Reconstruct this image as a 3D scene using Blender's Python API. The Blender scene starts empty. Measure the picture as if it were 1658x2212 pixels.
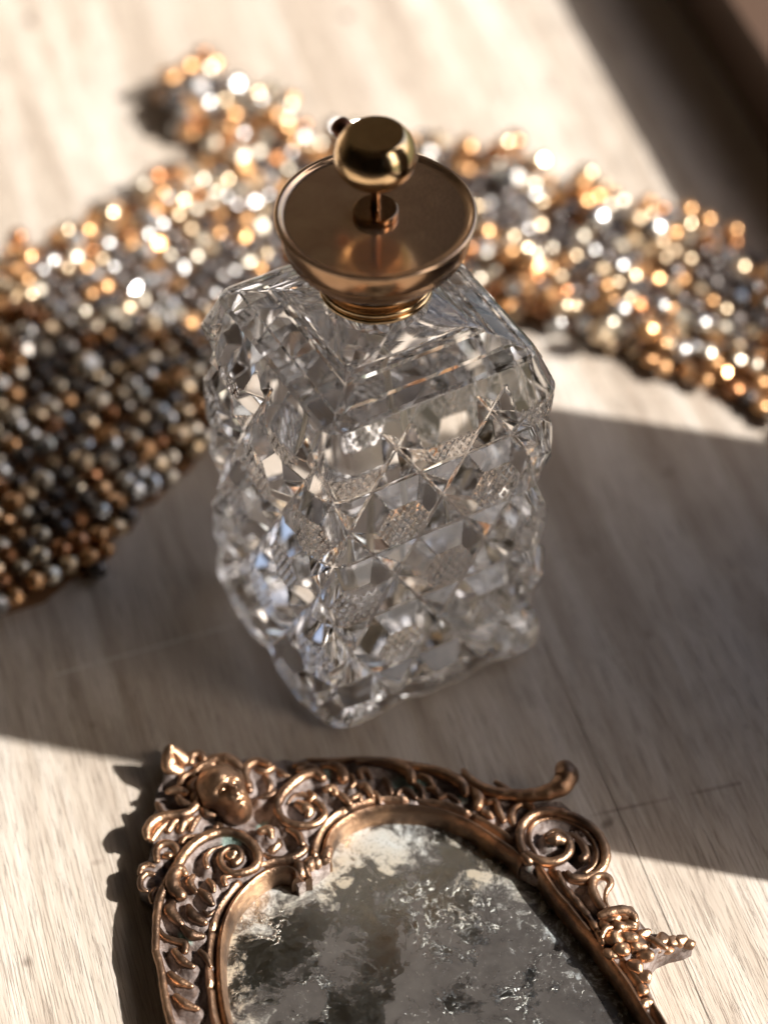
import bpy, bmesh, math, random
import numpy as np
from mathutils import Vector, geometry
random.seed(7); rng = np.random.default_rng(7)
K = 0.01                                    # everything below is written in centimetres; meshes are stored in metres
SC = bpy.context.scene; COL = SC.collection
R = math.radians

# ---------------------------------------------------------------- camera
F_PX, PITCH = 5600.0, R(46.5)               # focal length in units of a 1658 x 2211 picture
CAM = np.array([0.18, -42.96, 48.88])
FW = np.array([0, math.cos(PITCH), -math.sin(PITCH)]); UP = np.array([0, math.sin(PITCH), math.cos(PITCH)])
def at(px, py, z=0.0):                      # real place at height z seen at a picture point
    d = FW + np.array([1, 0, 0]) * (px - 829) / F_PX + UP * (1105.5 - py) / F_PX
    return CAM + d * ((z - CAM[2]) / d[2])
cd = bpy.data.cameras.new('camera'); cam = bpy.data.objects.new('camera', cd); COL.objects.link(cam)
cam.location = CAM * K; cam.rotation_euler = (R(90) - PITCH, 0, 0)
cd.sensor_fit = 'VERTICAL'; cd.sensor_height = 36; cd.lens = F_PX / 2211 * 36
cd.clip_start = 0.01; cd.clip_end = 3000
cd.dof.use_dof = True; cd.dof.focus_distance = 0.576; cd.dof.aperture_fstop = 5.6
SC.camera = cam

# ---------------------------------------------------------------- light
SUN_EL, SUN_DIR = 40.0, math.atan2(-0.225, 0.974)     # direction (in plan) in which the sun stands
w = bpy.data.worlds.new('World'); SC.world = w; w.use_nodes = True
nt = w.node_tree; bg = nt.nodes['Background']; sky = nt.nodes.new('ShaderNodeTexSky')
sky.sky_type = 'NISHITA'; sky.sun_disc = False; sky.sun_elevation = R(SUN_EL)
sky.sun_rotation = math.pi / 2 - SUN_DIR; sky.air_density = 1.0; sky.dust_density = 4.0; sky.ozone_density = .5
nt.links.new(sky.outputs[0], bg.inputs[0]); bg.inputs[1].default_value = 0.10
sd = bpy.data.lights.new('sun', 'SUN'); sd.energy = 5.0; sd.angle = R(0.53); sd.color = (1, 0.97, 0.92)
so = bpy.data.objects.new('sun', sd); COL.objects.link(so)
sv = Vector((math.cos(SUN_DIR) * math.cos(R(SUN_EL)), math.sin(SUN_DIR) * math.cos(R(SUN_EL)), math.sin(R(SUN_EL))))
so.rotation_euler = sv.to_track_quat('Z', 'Y').to_euler()
SC.view_settings.view_transform = 'Standard'; SC.view_settings.look = 'None'
SC.view_settings.exposure = 1.05; SC.view_settings.gamma = 1
SC.render.engine = 'CYCLES'
cy = SC.cycles
cy.use_denoising = True
try: cy.denoiser = 'OPENIMAGEDENOISE'; cy.denoising_input_passes = 'RGB_ALBEDO_NORMAL'
except Exception: pass
cy.max_bounces = 22; cy.transmission_bounces = 20; cy.glossy_bounces = 8; cy.diffuse_bounces = 4
cy.sample_clamp_indirect = 6; cy.sample_clamp_direct = 60; cy.blur_glossy = 0.3

# ---------------------------------------------------------------- material helper
class M:
    def __init__(s, name):
        s.m = bpy.data.materials.new(name); s.m.use_nodes = True
        s.t = s.m.node_tree; s.b = s.t.nodes['Principled BSDF']; s.co = None
    def n(s, typ, **k):
        x = s.t.nodes.new('ShaderNode' + typ)
        for a, v in k.items():
            if a.startswith('i_'):
                key = a[2:]; key = int(key) if key.isdigit() else key.replace('_', ' ')
                s.put(x.inputs[key], v)
            else: setattr(x, a, v)
        return x
    def put(s, sock, v):
        if isinstance(v, bpy.types.NodeSocket): s.t.links.new(v, sock)
        elif isinstance(v, bpy.types.Node): s.t.links.new(v.outputs[0], sock)
        else:
            if isinstance(v, tuple) and len(v) == 3 and len(getattr(sock, 'default_value', (0,))) == 4: v = v + (1,)
            sock.default_value = v
    def set(s, **k):
        for a, v in k.items(): s.put(s.b.inputs[a.replace('_', ' ')], v)
        return s
    def obj(s):
        if not s.co: s.co = s.n('TexCoord').outputs['Object']
        return s.co
    def map(s, rot=0, scale=(1, 1, 1), src=None):
        return s.n('Mapping', i_Vector=src or s.obj(), i_Rotation=(0, 0, rot), i_Scale=scale).outputs[0]
    def noise(s, vec, scale, detail=4, rough=.55, dist=0):
        return s.n('TexNoise', i_Vector=vec, i_Scale=scale, i_Detail=detail, i_Roughness=rough, i_Distortion=dist).outputs[0]
    def ramp(s, fac, stops, interp='LINEAR'):
        r = s.n('ValToRGB', i_Fac=fac); e = r.color_ramp.elements; r.color_ramp.interpolation = interp
        while len(e) < len(stops): e.new(.5)
        for el, (p, c) in zip(e, stops):
            el.position = p; el.color = (c, c, c, 1) if not isinstance(c, tuple) else c + (1,)
        return r.outputs[0]
    def mix(s, fac, a, b, blend='MIX'):
        x = s.n('Mix', data_type='RGBA', blend_type=blend)
        s.put(x.inputs[0], fac); s.put(x.inputs[6], a); s.put(x.inputs[7], b); return x.outputs[2]
    def math(s, op, a, b=0.0, c=None):
        x = s.n('Math', operation=op); s.put(x.inputs[0], a); s.put(x.inputs[1], b)
        if c is not None: s.put(x.inputs[2], c)
        return x.outputs[0]
    def bump(s, h, dist=.0005, strength=1, normal=None):
        b = s.n('Bump', i_Height=h, i_Distance=dist, i_Strength=strength)
        if normal: s.put(b.inputs['Normal'], normal)
        return b.outputs[0]

# ---------------------------------------------------------------- mesh helpers
def link(name, me, mat=None, parent=None, loc=None):
    o = bpy.data.objects.new(name, me); COL.objects.link(o)
    if mat and me is not None and not me.materials: me.materials.append(mat)
    if parent: o.parent = parent
    if loc is not None: o.location = (loc[0] * K, loc[1] * K, loc[2] * K)
    return o
def tag(o, label=None, cat=None, group=None, kind=None):
    for k, v in (('label', label), ('category', cat), ('group', group), ('kind', kind)):
        if v: o[k] = v
    return o
def empty(name, loc=(0, 0, 0)): 
    o = bpy.data.objects.new(name, None); COL.objects.link(o); o.location = Vector(loc) * K; o.empty_display_size = .01; return o
def grid_mesh(name, P, close_u=True, caps=(False, False), smooth=False, flip=False):
    """P: rows x cols x 3 (cm)"""
    nr, nc, _ = P.shape
    V = P.reshape(-1, 3)
    i = np.arange(nc if close_u else nc - 1); j = np.arange(nr - 1)
    I, J = np.meshgrid(i, j); I2 = (I + 1) % nc
    Q = np.stack([J * nc + I, J * nc + I2, (J + 1) * nc + I2, (J + 1) * nc + I], -1).reshape(-1, 4)
    if flip: Q = Q[:, ::-1]
    extra = []
    if caps[0]: V = np.vstack([V, P[0].mean(0)]); c = len(V) - 1; extra += [[c, (k + 1) % nc, k] for k in range(nc)]
    if caps[1]: V = np.vstack([V, P[-1].mean(0)]); c = len(V) - 1; b = (nr - 1) * nc; extra += [[c, b + k, b + (k + 1) % nc] for k in range(nc)]
    if flip: extra = [e[::-1] for e in extra]
    return raw_mesh(name, V, Q, np.array(extra, int).reshape(-1, 3), smooth)
def raw_mesh(name, V, Q, T=None, smooth=False):
    me = bpy.data.meshes.new(name); me.vertices.add(len(V)); me.vertices.foreach_set('co', (np.asarray(V, float) * K).ravel())
    nq = len(Q); nt_ = 0 if T is None else len(T)
    me.loops.add(nq * 4 + nt_ * 3); me.polygons.add(nq + nt_)
    L = np.concatenate([np.asarray(Q, int).ravel(), np.asarray(T, int).ravel() if nt_ else np.zeros(0, int)])
    me.loops.foreach_set('vertex_index', L)
    me.polygons.foreach_set('loop_start', np.concatenate([np.arange(nq) * 4, nq * 4 + np.arange(nt_) * 3]))
    me.polygons.foreach_set('use_smooth', np.full(nq + nt_, smooth))
    me.update(calc_edges=True); me.validate(); return me
def lathe(name, prof, mat, parent, seg=96, smooth=True, loc=None, sharp=None):
    a = np.arange(seg) / seg * 2 * math.pi
    prof = np.array(prof, float)
    P = np.stack([np.outer(prof[:, 0], np.cos(a)), np.outer(prof[:, 0], np.sin(a)), np.repeat(prof[:, 1:2], seg, 1)], -1)
    me = grid_mesh(name, P, True, (prof[0, 0] > 1e-4, prof[-1, 0] > 1e-4), smooth)
    if smooth: me.set_sharp_from_angle(angle=R(38))
    return link(name, me, mat, parent, loc)
def smooth_curve(pts, n=None, step=.04):
    """Catmull-Rom through rows of numbers"""
    P = np.array(pts, float)
    if len(P) == 2: P = np.vstack([P[0], P.mean(0), P[1]])
    Q = np.vstack([2 * P[0] - P[1], P, 2 * P[-1] - P[-2]]); out = []
    for i in range(1, len(Q) - 2):
        L = np.linalg.norm(Q[i + 1][:3] - Q[i][:3]); m = max(2, int(L / step))
        t = (np.arange(m) / m)[:, None]
        a, b, c, d = Q[i - 1], Q[i], Q[i + 1], Q[i + 2]
        out.append(.5 * (2 * b + (c - a) * t + (2 * a - 5 * b + 4 * c - d) * t ** 2 + (3 * b - a - 3 * c + d) * t ** 3))
    out.append(Q[-2][None]); return np.vstack(out)
def tube_mesh(name, pts, seg=14, step=.05, squash=1.0, wob=0.0):
    """pts rows x,y,z,r; rounded ends"""
    C = smooth_curve(pts, step=step)
    C[:, 3] = np.maximum(C[:, 3], .01)
    # rounded ends
    def end(c0, c1):
        d = c0[:3] - c1[:3]; d /= np.linalg.norm(d) + 1e-9; r = c0[3]
        return [np.append(c0[:3] + d * r * s, r * math.sqrt(max(0, 1 - s * s)) + 1e-4) for s in (1.0, .93, .75, .45)]
    A = np.array(end(C[0], C[1])); B = np.array(end(C[-1], C[-2]))[::-1]
    C = np.vstack([A, C, B])
    T = np.gradient(C[:, :3], axis=0); T /= np.linalg.norm(T, axis=1)[:, None] + 1e-9
    Z = np.array([0, 0, 1.]); S = np.cross(T, Z); S /= np.linalg.norm(S, axis=1)[:, None] + 1e-9
    N = np.cross(S, T)
    a = np.arange(seg) / seg * 2 * math.pi
    r = C[:, 3][:, None, None]
    if wob:
        wv = 1 + wob * np.sin(np.arange(len(C)) * .9 + rng.random() * 6)[:, None, None]; r = r * wv
    P = C[:, None, :3] + r * (np.cos(a)[None, :, None] * S[:, None] + squash * np.sin(a)[None, :, None] * N[:, None])
    return grid_mesh(name, P, True, (True, True), True)
def box_mesh(name, ox, ux, uy, hx, hy, z0, z1, bev=.15):
    bm = bmesh.new(); bmesh.ops.create_cube(bm, size=1)
    for v in bm.verts:
        p = ox + ux * v.co.x * hx * 2 + uy * v.co.y * hy * 2
        v.co = Vector((p[0], p[1], z0 + (v.co.z + .5) * (z1 - z0))) * K
    if bev: bmesh.ops.bevel(bm, geom=bm.edges[:], offset=bev * K, segments=2, affect='EDGES')
    bmesh.ops.recalc_face_normals(bm, faces=bm.faces)
    me = bpy.data.meshes.new(name); bm.to_mesh(me); bm.free(); return me

# ================================================================ THE PLACE: table top, window wall, room
NV = np.array([.9605, .278, 0]); WV = np.array([.278, -.9605, 0])    # across / along the boards (NV points to the window)
GRA = math.atan2(WV[1], WV[0])
def pos(n, w_, z=0): return NV * n + WV * w_ + np.array([0, 0, z])

def wood_mat():
    m = M('limed oak')
    v = m.map(-GRA, (1, 1, 1))                       # x now runs along the grain
    long_ = m.n('Mapping', i_Vector=v, i_Scale=(6, 95, 40)).outputs[0]
    warp = m.noise(m.n('Mapping', i_Vector=v, i_Scale=(5, 16, 10)).outputs[0], 1, 3)
    grain = m.noise(long_, 1.0, 6, .62, .4)
    pores = m.noise(m.n('Mapping', i_Vector=v, i_Scale=(70, 2300, 300)).outputs[0], 1.0, 3, .6)
    pore = m.ramp(pores, [(.0, 0), (.40, 0), (.46, 1), (1, 1)])
    fine = m.noise(m.n('Mapping', i_Vector=v, i_Scale=(90, 2200, 300)).outputs[0], 1.0, 2, .5)
    c = m.ramp(grain, [(.25, (.27, .215, .17)), (.46, (.46, .395, .33)), (.62, (.60, .545, .485)), (.8, (.68, .635, .585))])
    c = m.mix(m.ramp(warp, [(.40, .0), (.68, .6)]), c, (.33, .265, .21))
    c = m.mix(m.math('MULTIPLY', m.math('SUBTRACT', 1.0, pore), .40), c, (.16, .115, .085))
    c = m.mix(m.ramp(fine, [(.3, .28), (.6, 0)]), c, (.2, .15, .11))
    for (p, q, k_, colr) in ((at(120, 1457), at(520, 1345), .45, (.62, .60, .56)), (at(1225, 1772), at(1600, 1690), .5, (.14, .10, .08))):      # two old scratches across the grain
        L = np.linalg.norm(q - p); dv = (q - p) / L; nv = np.array([-dv[1], dv[0], 0])
        a_ = m.n('VectorMath', operation='DOT_PRODUCT', i_0=m.obj(), i_1=tuple(nv)).outputs['Value']; b_ = m.n('VectorMath', operation='DOT_PRODUCT', i_0=m.obj(), i_1=tuple(dv)).outputs['Value']
        da = m.math('ABSOLUTE', m.math('SUBTRACT', a_, float(p @ nv) * K)); db = m.math('ABSOLUTE', m.math('SUBTRACT', b_, float((p + q) @ dv) / 2 * K))
        f = m.math('MULTIPLY', m.math('LESS_THAN', da, .0004), m.math('LESS_THAN', db, L / 2 * K))
        c = m.mix(m.math('MULTIPLY', m.math('MULTIPLY', f, k_), m.ramp(m.noise(m.obj(), 90, 2), [(.3, 0), (.5, 1)])), c, colr)
    sp = m.noise(m.map(0, (1, 1, 1)), 70, 2, .5)
    c = m.mix(m.ramp(sp, [(.24, .75), (.30, 0)]), c, (.10, .07, .05))
    m.set(Base_Color=c, Roughness=m.ramp(grain, [(0, .62), (1, .5)]), Specular_IOR_Level=.35)
    h = m.math('ADD', m.math('MULTIPLY', pore, .6), m.math('MULTIPLY', fine, .5))
    m.set(Normal=m.bump(h, .0003, .8))
    return m.m
WOOD = wood_mat()
table = tag(empty('tabletop'), kind='structure')
jn = float(at(1359, 1804) @ NV)                       # a board joint shows at the lower right
edges = [jn - 66, jn - 44, jn - 22, jn, 16.3]
for a_, b_ in zip(edges[:-1], edges[1:]):
    me = box_mesh('plank', pos((a_ + b_) / 2, 15), NV, WV, (b_ - a_) / 2 - .004, 60, -3.0, 0.0, .015)
    link('plank', me, WOOD, table)

def plain(name, col, rough=.6, bumpy=0, spec=.3, metal=0):
    m = M(name); n1 = m.noise(m.obj(), 3.0, 5)
    c = m.mix(m.ramp(n1, [(.3, .0), (.7, .35)]), col, tuple(x * .72 for x in col))
    m.set(Base_Color=c, Roughness=rough, Specular_IOR_Level=spec, Metallic=metal)
    if bumpy: m.set(Normal=m.bump(m.noise(m.obj(), 90, 3), bumpy))
    return m.m
FRAMEM = plain('brown window paint', (.075, .045, .03), .45)
PLAS = plain('warm plaster', (.26, .22, .19), .9, .0004)
CEIL = plain('limewashed ceiling', (.60, .53, .45), .7)
WHITE = plain('pale plaster', (.80, .72, .62), .8)
FLOORM = plain('stone floor', (.16, .14, .12), .7)
def wall_box(parent, name, n0, n1, w0, w1, z0, z1, mat, bev=.3):
    return link(name, box_mesh(name, pos((n0 + n1) / 2, (w0 + w1) / 2), NV, WV, (n1 - n0) / 2, (w1 - w0) / 2, z0, z1, bev), mat, parent)
win = tag(empty('window'), 'brown wooden window with a broad upright post beside the table', 'window')
WA, WB, WH = -36, 50, 55
wall_box(win, 'bottom_rail', 16.4, 25, WA, WB, -3, 2.9, FRAMEM)
wall_box(win, 'post', 19, 23, 3.62, 17.28, 2.9, WH, FRAMEM, .2)
wall_box(win, 'post', 19, 23, WA, WA + 6, 2.9, WH, FRAMEM, .2)
wall_box(win, 'post', 19, 23, WB - 6, WB, 2.9, WH, FRAMEM, .2)
wall_box(win, 'head_rail', 16.4, 25, WA, WB, WH, WH + 6, FRAMEM)
rw = tag(empty('wall_window_side'), kind='structure')
wall_box(rw, 'panel', 17, 29, -150, WA - .2, -75, 165, PLAS); wall_box(rw, 'panel', 17, 29, WB + .2, 200, -75, 165, PLAS)
wall_box(rw, 'panel', 17, 29, WA, WB, WH + 6.2, 165, PLAS); wall_box(rw, 'panel', 17.2, 29, WA, WB, -75, -3.2, PLAS)
tag(wall_box(None, 'wall_back', -230, 16.3, -58, -45.5, -75, 165, WHITE), kind='structure')
tag(wall_box(None, 'wall_left', -243, -230.2, -150, 200, -75, 165, PLAS), kind='structure')
tag(wall_box(None, 'wall_front', -230, 16.8, 200.2, 212, -75, 165, PLAS), kind='structure')
tag(wall_box(None, 'ceiling', -250, 30, -160, 215, 165.3, 175, CEIL), kind='structure')
tag(wall_box(None, 'floor', -250, 30, -160, 215, -80, -75.3, FLOORM), kind='structure')
gm = bpy.data.meshes.new('ground'); gm.from_pydata([(-300, -300, -.9), (300, -300, -.9), (300, 300, -.9), (-300, 300, -.9)], [], [(0, 1, 2, 3)])
tag(link('ground', gm, plain('grass ground', (.06, .07, .035), .9)), kind='structure')

# ================================================================ materials of the objects
def brass_mat(name, c1, c2, rough, patina=.0, bump=0.0):
    m = M(name); n1 = m.noise(m.obj(), 130, 6, .65, .3); n2 = m.noise(m.obj(), 900, 3, .6)
    c = m.mix(m.ramp(n1, [(.35, 0), (.68, 1)]), c1, c2)
    m.set(Base_Color=c, Metallic=.86 if 'plate' in name else 1.0, Roughness=m.math('ADD', rough, m.math('MULTIPLY', m.ramp(n1, [(.3, 0), (.75, 1)]), patina)))
    m.set(Normal=m.bump(n2, .00002 + bump))
    return m.m
BRASS = brass_mat('polished brass', (.88, .64, .37), (.72, .50, .28), .10, .12)
BRASS_PLATE = brass_mat('tarnished brass plate', (.90, .64, .43), (.76, .51, .34), .11, .14)
BRASS_CUP = brass_mat('brown brass', (.46, .29, .17), (.33, .20, .12), .10, .14, .00004)
COPPER = brass_mat('copper tip', (.34, .15, .09), (.22, .10, .06), .35, .1)
g = M('crystal glass'); fr = g.n('Attribute', attribute_name='frost').outputs['Fac']
g.set(Base_Color=(.998, .998, .996), Roughness=g.math('MULTIPLY', fr, .22), IOR=1.54, Transmission_Weight=1.0, Specular_IOR_Level=.5)
GLASS = g.m
tb = M('clear tube'); tb.set(Base_Color=(.9, .86, .78), Roughness=.15, IOR=1.45, Transmission_Weight=.6); TUBE = tb.m

# ================================================================ PERFUME BOTTLE
bottle = tag(empty('perfume_bottle'), 'square cut crystal perfume bottle with round brass pump cap standing on the table', 'perfume bottle')
TH = R(29.5)
NS, NA = 176, 52                                          # columns on a straight side / on a rounded corner
def rsq(h, r, blend=0.0, hx=None):
    """perimeter of a rounded square: points, outward normals, arc coordinate"""
    pts, nor, s = [], [], []
    per = 2 * (H0 - R0); arc = math.pi / 2 * R0; s0 = 0
    for k in range(4):
        a0 = -math.pi / 2 + k * math.pi / 2
        t = (np.arange(NS)) / NS
        e = np.array([math.cos(a0 + math.pi / 2), math.sin(a0 + math.pi / 2)]); nn = np.array([math.cos(a0), math.sin(a0)])
        L = h - r
        pts.append(nn * h + e * ((t - .5) * 2 * L)[:, None]); nor.append(np.repeat(nn[None], NS, 0)); s.append(s0 + t * per)
        c = nn * L + e * L; t = np.arange(NA) / NA; an = a0 + t * math.pi / 2
        d = np.stack([np.cos(an), np.sin(an)], -1); pts.append(c + d * r); nor.append(d); s.append(s0 + per + t * arc)
        s0 += per + arc
    return np.vstack(pts), np.vstack(nor), np.concatenate(s), s0
H0, R0 = 3.2, .95
_, _, S_, PER = rsq(H0, R0)
NW = 10; W = PER / NW; RR = 2.08; Z0 = 8.8
S_ = S_ - (H0 - R0)                                       # 0 at the middle of the first side
S_ = S_ - 0.10 + W / 2
def cut(s, z):
    """height of the cut pattern (cm): three families of V cuts leave hatched hexagons and small pyramids"""
    zz = z - Z0
    dH = np.abs((zz / RR) % 1.0 - .5) * RR
    k = W / (2 * RR); nrm = math.sqrt(1 + k * k)
    f1 = s - zz * k; f2 = s + zz * k
    m1 = (f1 / W + .5) % 1 - .5; m2 = (f2 / W + .5) % 1 - .5
    d1 = np.abs(m1) * W / nrm; d2 = np.abs(m2) * W / nrm
    d = np.minimum(np.minimum(dH, d1), d2)
    top = .46
    hgt = np.maximum(0, np.minimum(d, top) - .035) * .78
    # hexagon tops carry a raised crosshatch
    hat = d > top + .0
    global CUT_HAT; CUT_HAT = hat
    p = .175
    g1 = np.abs((f1 / nrm / p) % 1 - .5); g2 = np.abs((f2 / nrm / p) % 1 - .5)
    hx = np.minimum(g1, g2)                               # 0 at raised bars
    hgt = hgt + np.where(hat, -.022 * np.clip((hx - .14) / .20, 0, 1) + .004, 0)
    # inside the hexagon slopes: star facets
    th6 = np.maximum(0, .10 - np.abs(d - .27)) * .0
    return hgt + th6
def bottle_mesh():
    rows, frost = [], []
    def ring(h, z, r, off=None, blend=0, circ=1.0, flute=0.0):
        p, n, s, _ = rsq(h, r)
        if blend > 0:
            ref, _, _, _ = rsq(h, min(R0, h * .999)); a = np.arctan2(ref[:, 1], ref[:, 0])
            rad = circ * (1 + flute * np.abs(np.cos(a * 6)))
            c = np.stack([np.cos(a), np.sin(a)], -1) * rad[:, None]
            p = p * (1 - blend) + c * blend
        if off is not None: p = p + n * off[:, None]
        return np.column_stack([p, np.full(len(p), z)])
    rows.append(ring(1.2, .28, .9)); rows.append(ring(2.3, .10, .9)); rows.append(ring(2.5, .0, .9)); rows.append(ring(2.78, .0, .9))
    bev = lambda z: H0 - max(0, z - 8.75) * .5
    fmask = {}
    maxh = (.46 - .035) * .78
    zs = np.arange(0.03, 9.72, .0235)
    for z in zs:
        pat = cut(S_, np.full(len(S_), z)) - maxh
        base = -.40 * max(0, (.40 - z) / .40) ** 2; fl = min(1, max(.35, z / 1.3)); pat = pat * fl
        lim = bev(z) - H0
        o = np.minimum(pat + base, lim)
        # a slow swell so that planes are not dead flat
        rows.append(ring(H0, z, R0, o)); fmask[len(rows) - 1] = (CUT_HAT & (o < lim))
    def prof(seq, n=5):
        for (h0, z0, r0, b0, c0, f0), (h1, z1, r1, b1, c1, f1) in zip(seq[:-1], seq[1:]):
            for t in (np.arange(n) + 1) / n:
                rows.append(ring(h0 + (h1 - h0) * t, z0 + (z1 - z0) * t, r0 + (r1 - r0) * t, None, b0 + (b1 - b0) * t, c0 + (c1 - c0) * t, f0 + (f1 - f0) * t))
    zr = lambda h: 9.78 + (2.62 - h) * .44
    def groove(c, w_=.105, dp=.06): return [(c + w_, zr(c + w_), .05, 0, 1, 0), (c + w_ * .72, zr(c + w_ * .72) - dp, .05, 0, 1, 0), (c - w_ * .72, zr(c - w_ * .72) - dp, .05, 0, 1, 0), (c - w_, zr(c - w_), .05, 0, 1, 0)]
    prof([(2.71, 9.72, .46, 0, 1, 0), (2.62, zr(2.62), .3, 0, 1, 0)] + groove(2.36) + groove(1.86) + [(1.50, zr(1.5), .1, .25, 1.7, .06), (1.30, 10.42, .2, .7, 1.42, .07), (1.15, 10.58, .3, 1, 1.20, .05),
          (1.10, 10.8, .3, 1, 1.06, .02), (1.05, 11.3, .3, 1, 1.0, 0)], 6)
    P = np.stack(rows)
    c, s = math.cos(TH), math.sin(TH)
    outer = P.copy(); outer[..., 0] = P[..., 0] * c - P[..., 1] * s; outer[..., 1] = P[..., 0] * s + P[..., 1] * c
    # the hollow is full of clear perfume of nearly the same refraction as the crystal, so only the air in the neck shows
    inn = []
    for rr_, z in ((.30, 9.55), (.50, 9.62), (.56, 9.8), (.57, 10.3), (.57, 11.1)):
        a = np.arange(64) / 64 * 2 * math.pi; inn.append(np.column_stack([rr_ * np.cos(a), rr_ * np.sin(a), np.full(64, z)]))
    Jr = np.stack(inn)
    m1 = grid_mesh('glass_body', outer, True, (True, True), False)
    m2 = grid_mesh('cavity', Jr, True, (True, True), True, flip=True)
    bm = bmesh.new(); bm.from_mesh(m1); bm.from_mesh(m2); me = bpy.data.meshes.new('glass_body'); bm.to_mesh(me); bm.free()
    f = np.zeros(len(me.vertices)); nc = outer.shape[1]
    for k, mk in fmask.items(): f[k * nc:(k + 1) * nc] = mk
    me.attributes.new('frost', 'FLOAT', 'POINT').data.foreach_set('value', f)
    return me
link('glass_body', bottle_mesh(), GLASS, bottle, (0, 0, .02))

def arcp(cx, cz, r, a0, a1, n=8): return [(cx + r * math.cos(R(a0 + (a1 - a0) * k / n)), cz + r * math.sin(R(a0 + (a1 - a0) * k / n))) for k in range(n + 1)]
lathe('collar', [(1.02, 10.80), (1.16, 10.80)] + arcp(1.19, 10.87, .07, -80, 80) + [(1.17, 10.95), (1.19, 10.99)] + arcp(1.20, 11.06, .07, -70, 80)
      + [(1.12, 11.15), (1.06, 11.22), (1.02, 11.30), (.98, 11.42), (.97, 11.52), (.5, 11.52)], BRASS, bottle)
cup = [(.90, 11.50), (1.05, 11.51), (1.16, 11.55)]
for k in range(15):
    t = k / 14; a = R(90 * t); cup.append((1.16 + .93 * math.sin(a * .98), 11.56 + 1.16 * (1 - math.cos(a * .98))))
cup += [(2.09, 12.76), (2.09, 12.79), (2.08, 12.83), (2.05, 12.85), (2.0, 12.86)]
lathe('cup', cup, BRASS_CUP, bottle, 128)
for z, r_ in ((12.33, 1.985), (12.47, 2.04), (12.6, 2.08)):
    pass
lathe('cup_rib', [(1.90, 12.25)] + arcp(2.005, 12.29, .04, -90, 90, 8) + [(1.90, 12.33)], BRASS_CUP, bottle, 128)
lathe('cup_rib', [(1.8, 12.06)] + arcp(1.93, 12.10, .03, -90, 90, 8) + [(1.8, 12.13)], BRASS_CUP, bottle, 128)
lathe('plate', [(1.9, 12.84), (2.10, 12.85)] + arcp(2.13, 12.92, .055, -90, 90, 8) + [(2.09, 12.975), (2.055, 12.955), (2.03, 12.915), (1.98, 12.895), (1.93, 12.89), (1.90, 12.89), (1.88, 12.89), (.001, 12.89)], BRASS_PLATE, bottle, 160)
lathe('washer', [(.46, 12.905), (.49, 12.93), (.50, 13.0), (.49, 13.05), (.46, 13.065), (.45, 13.067), (.44, 13.067), (.001, 13.067)], BRASS_CUP, bottle)
lathe('stem', [(.13, 13.06), (.115, 13.1), (.105, 13.3), (.105, 13.92), (.001, 13.925)], BRASS_CUP, bottle, 32)
lathe('knob', [(.001, 13.93), (.50, 13.93), (.52, 13.93), (.545, 13.935), (.60, 13.965), (.70, 14.04), (.79, 14.15), (.85, 14.29), (.875, 14.44), (.868, 14.60), (.83, 14.76), (.77, 14.89), (.69, 15.0),
              (.655, 15.035), (.63, 15.055), (.61, 15.065), (.59, 15.07), (.57, 15.07), (.55, 15.07), (.001, 15.07)], BRASS, bottle, 128)
# nozzle pokes out of the far left side of the knob
nz = lathe('nozzle', [(.001, -.3), (.19, -.3), (.19, .22), (.215, .25), (.23, .29), (.23, .50), (.215, .535), (.08, .54), (.07, .48), (.001, .48)], COPPER, bottle, 40)
nd = Vector((-.62, .78, .03)).normalized(); nz.rotation_euler = nd.to_track_quat('Z', 'Y').to_euler()
nz.location = Vector((nd.x * .72, nd.y * .72, 14.50)) * K
lathe('neck_sleeve', [(.30, 9.9), (.44, 9.9), (.48, 9.95), (.48, 11.05), (.001, 11.05)], BRASS_CUP, bottle, 48)
lathe('dip_tube', [(.001, 1.6), (.07, 1.6), (.09, 1.65), (.09, 9.54), (.001, 9.54)], TUBE, bottle, 24)

# ================================================================ BEADED COLLAR
collar = tag(empty('beaded_collar', at(900, 500)), 'amber and clear glass beaded collar lying in a curve behind the bottle', 'beaded collar')
def bead_mesh(name, seg=8):
    P = []
    for a in (-62, -25, 25, 62):
        P.append([[math.cos(R(a)) * math.cos(2 * math.pi * k / seg + (a > 0) * .39), math.cos(R(a)) * math.sin(2 * math.pi * k / seg + (a > 0) * .39), math.sin(R(a))] for k in range(seg)])
    return grid_mesh(name, np.array(P), True, (True, True), False)
def bead_mat(name, col, met, rough, tr=0):
    m = M(name); ri = m.n('ObjectInfo').outputs['Random']
    c = m.mix(m.math('MULTIPLY', ri, .5), col, tuple(x * .6 for x in col))
    m.set(Base_Color=c, Metallic=met, Roughness=m.math('ADD', rough - .08, m.math('MULTIPLY', m.n('TexWhiteNoise', noise_dimensions='1D', i_W=ri).outputs[0], .22)), Coat_Weight=.6, Coat_Roughness=.04, IOR=1.6, Transmission_Weight=tr)
    return m.m
BM = [bead_mat('amber bead', (.66, .36, .16), .8, .22), bead_mat('gold bead', (.74, .57, .38), .9, .22), bead_mat('clear bead', (.66, .65, .64), .9, .16),
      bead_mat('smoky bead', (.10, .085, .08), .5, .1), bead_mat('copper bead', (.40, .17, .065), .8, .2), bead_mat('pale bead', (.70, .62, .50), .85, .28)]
BME = [bead_mesh('bead') for _ in BM] * 2
BME = BME[:6] + [bead_mesh('bead') for _ in BM]
for me in BME[6:]: me.polygons.foreach_set('use_smooth', [True] * len(me.polygons))
for me, mt in zip(BME, BM * 2): me.materials.append(mt)
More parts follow.
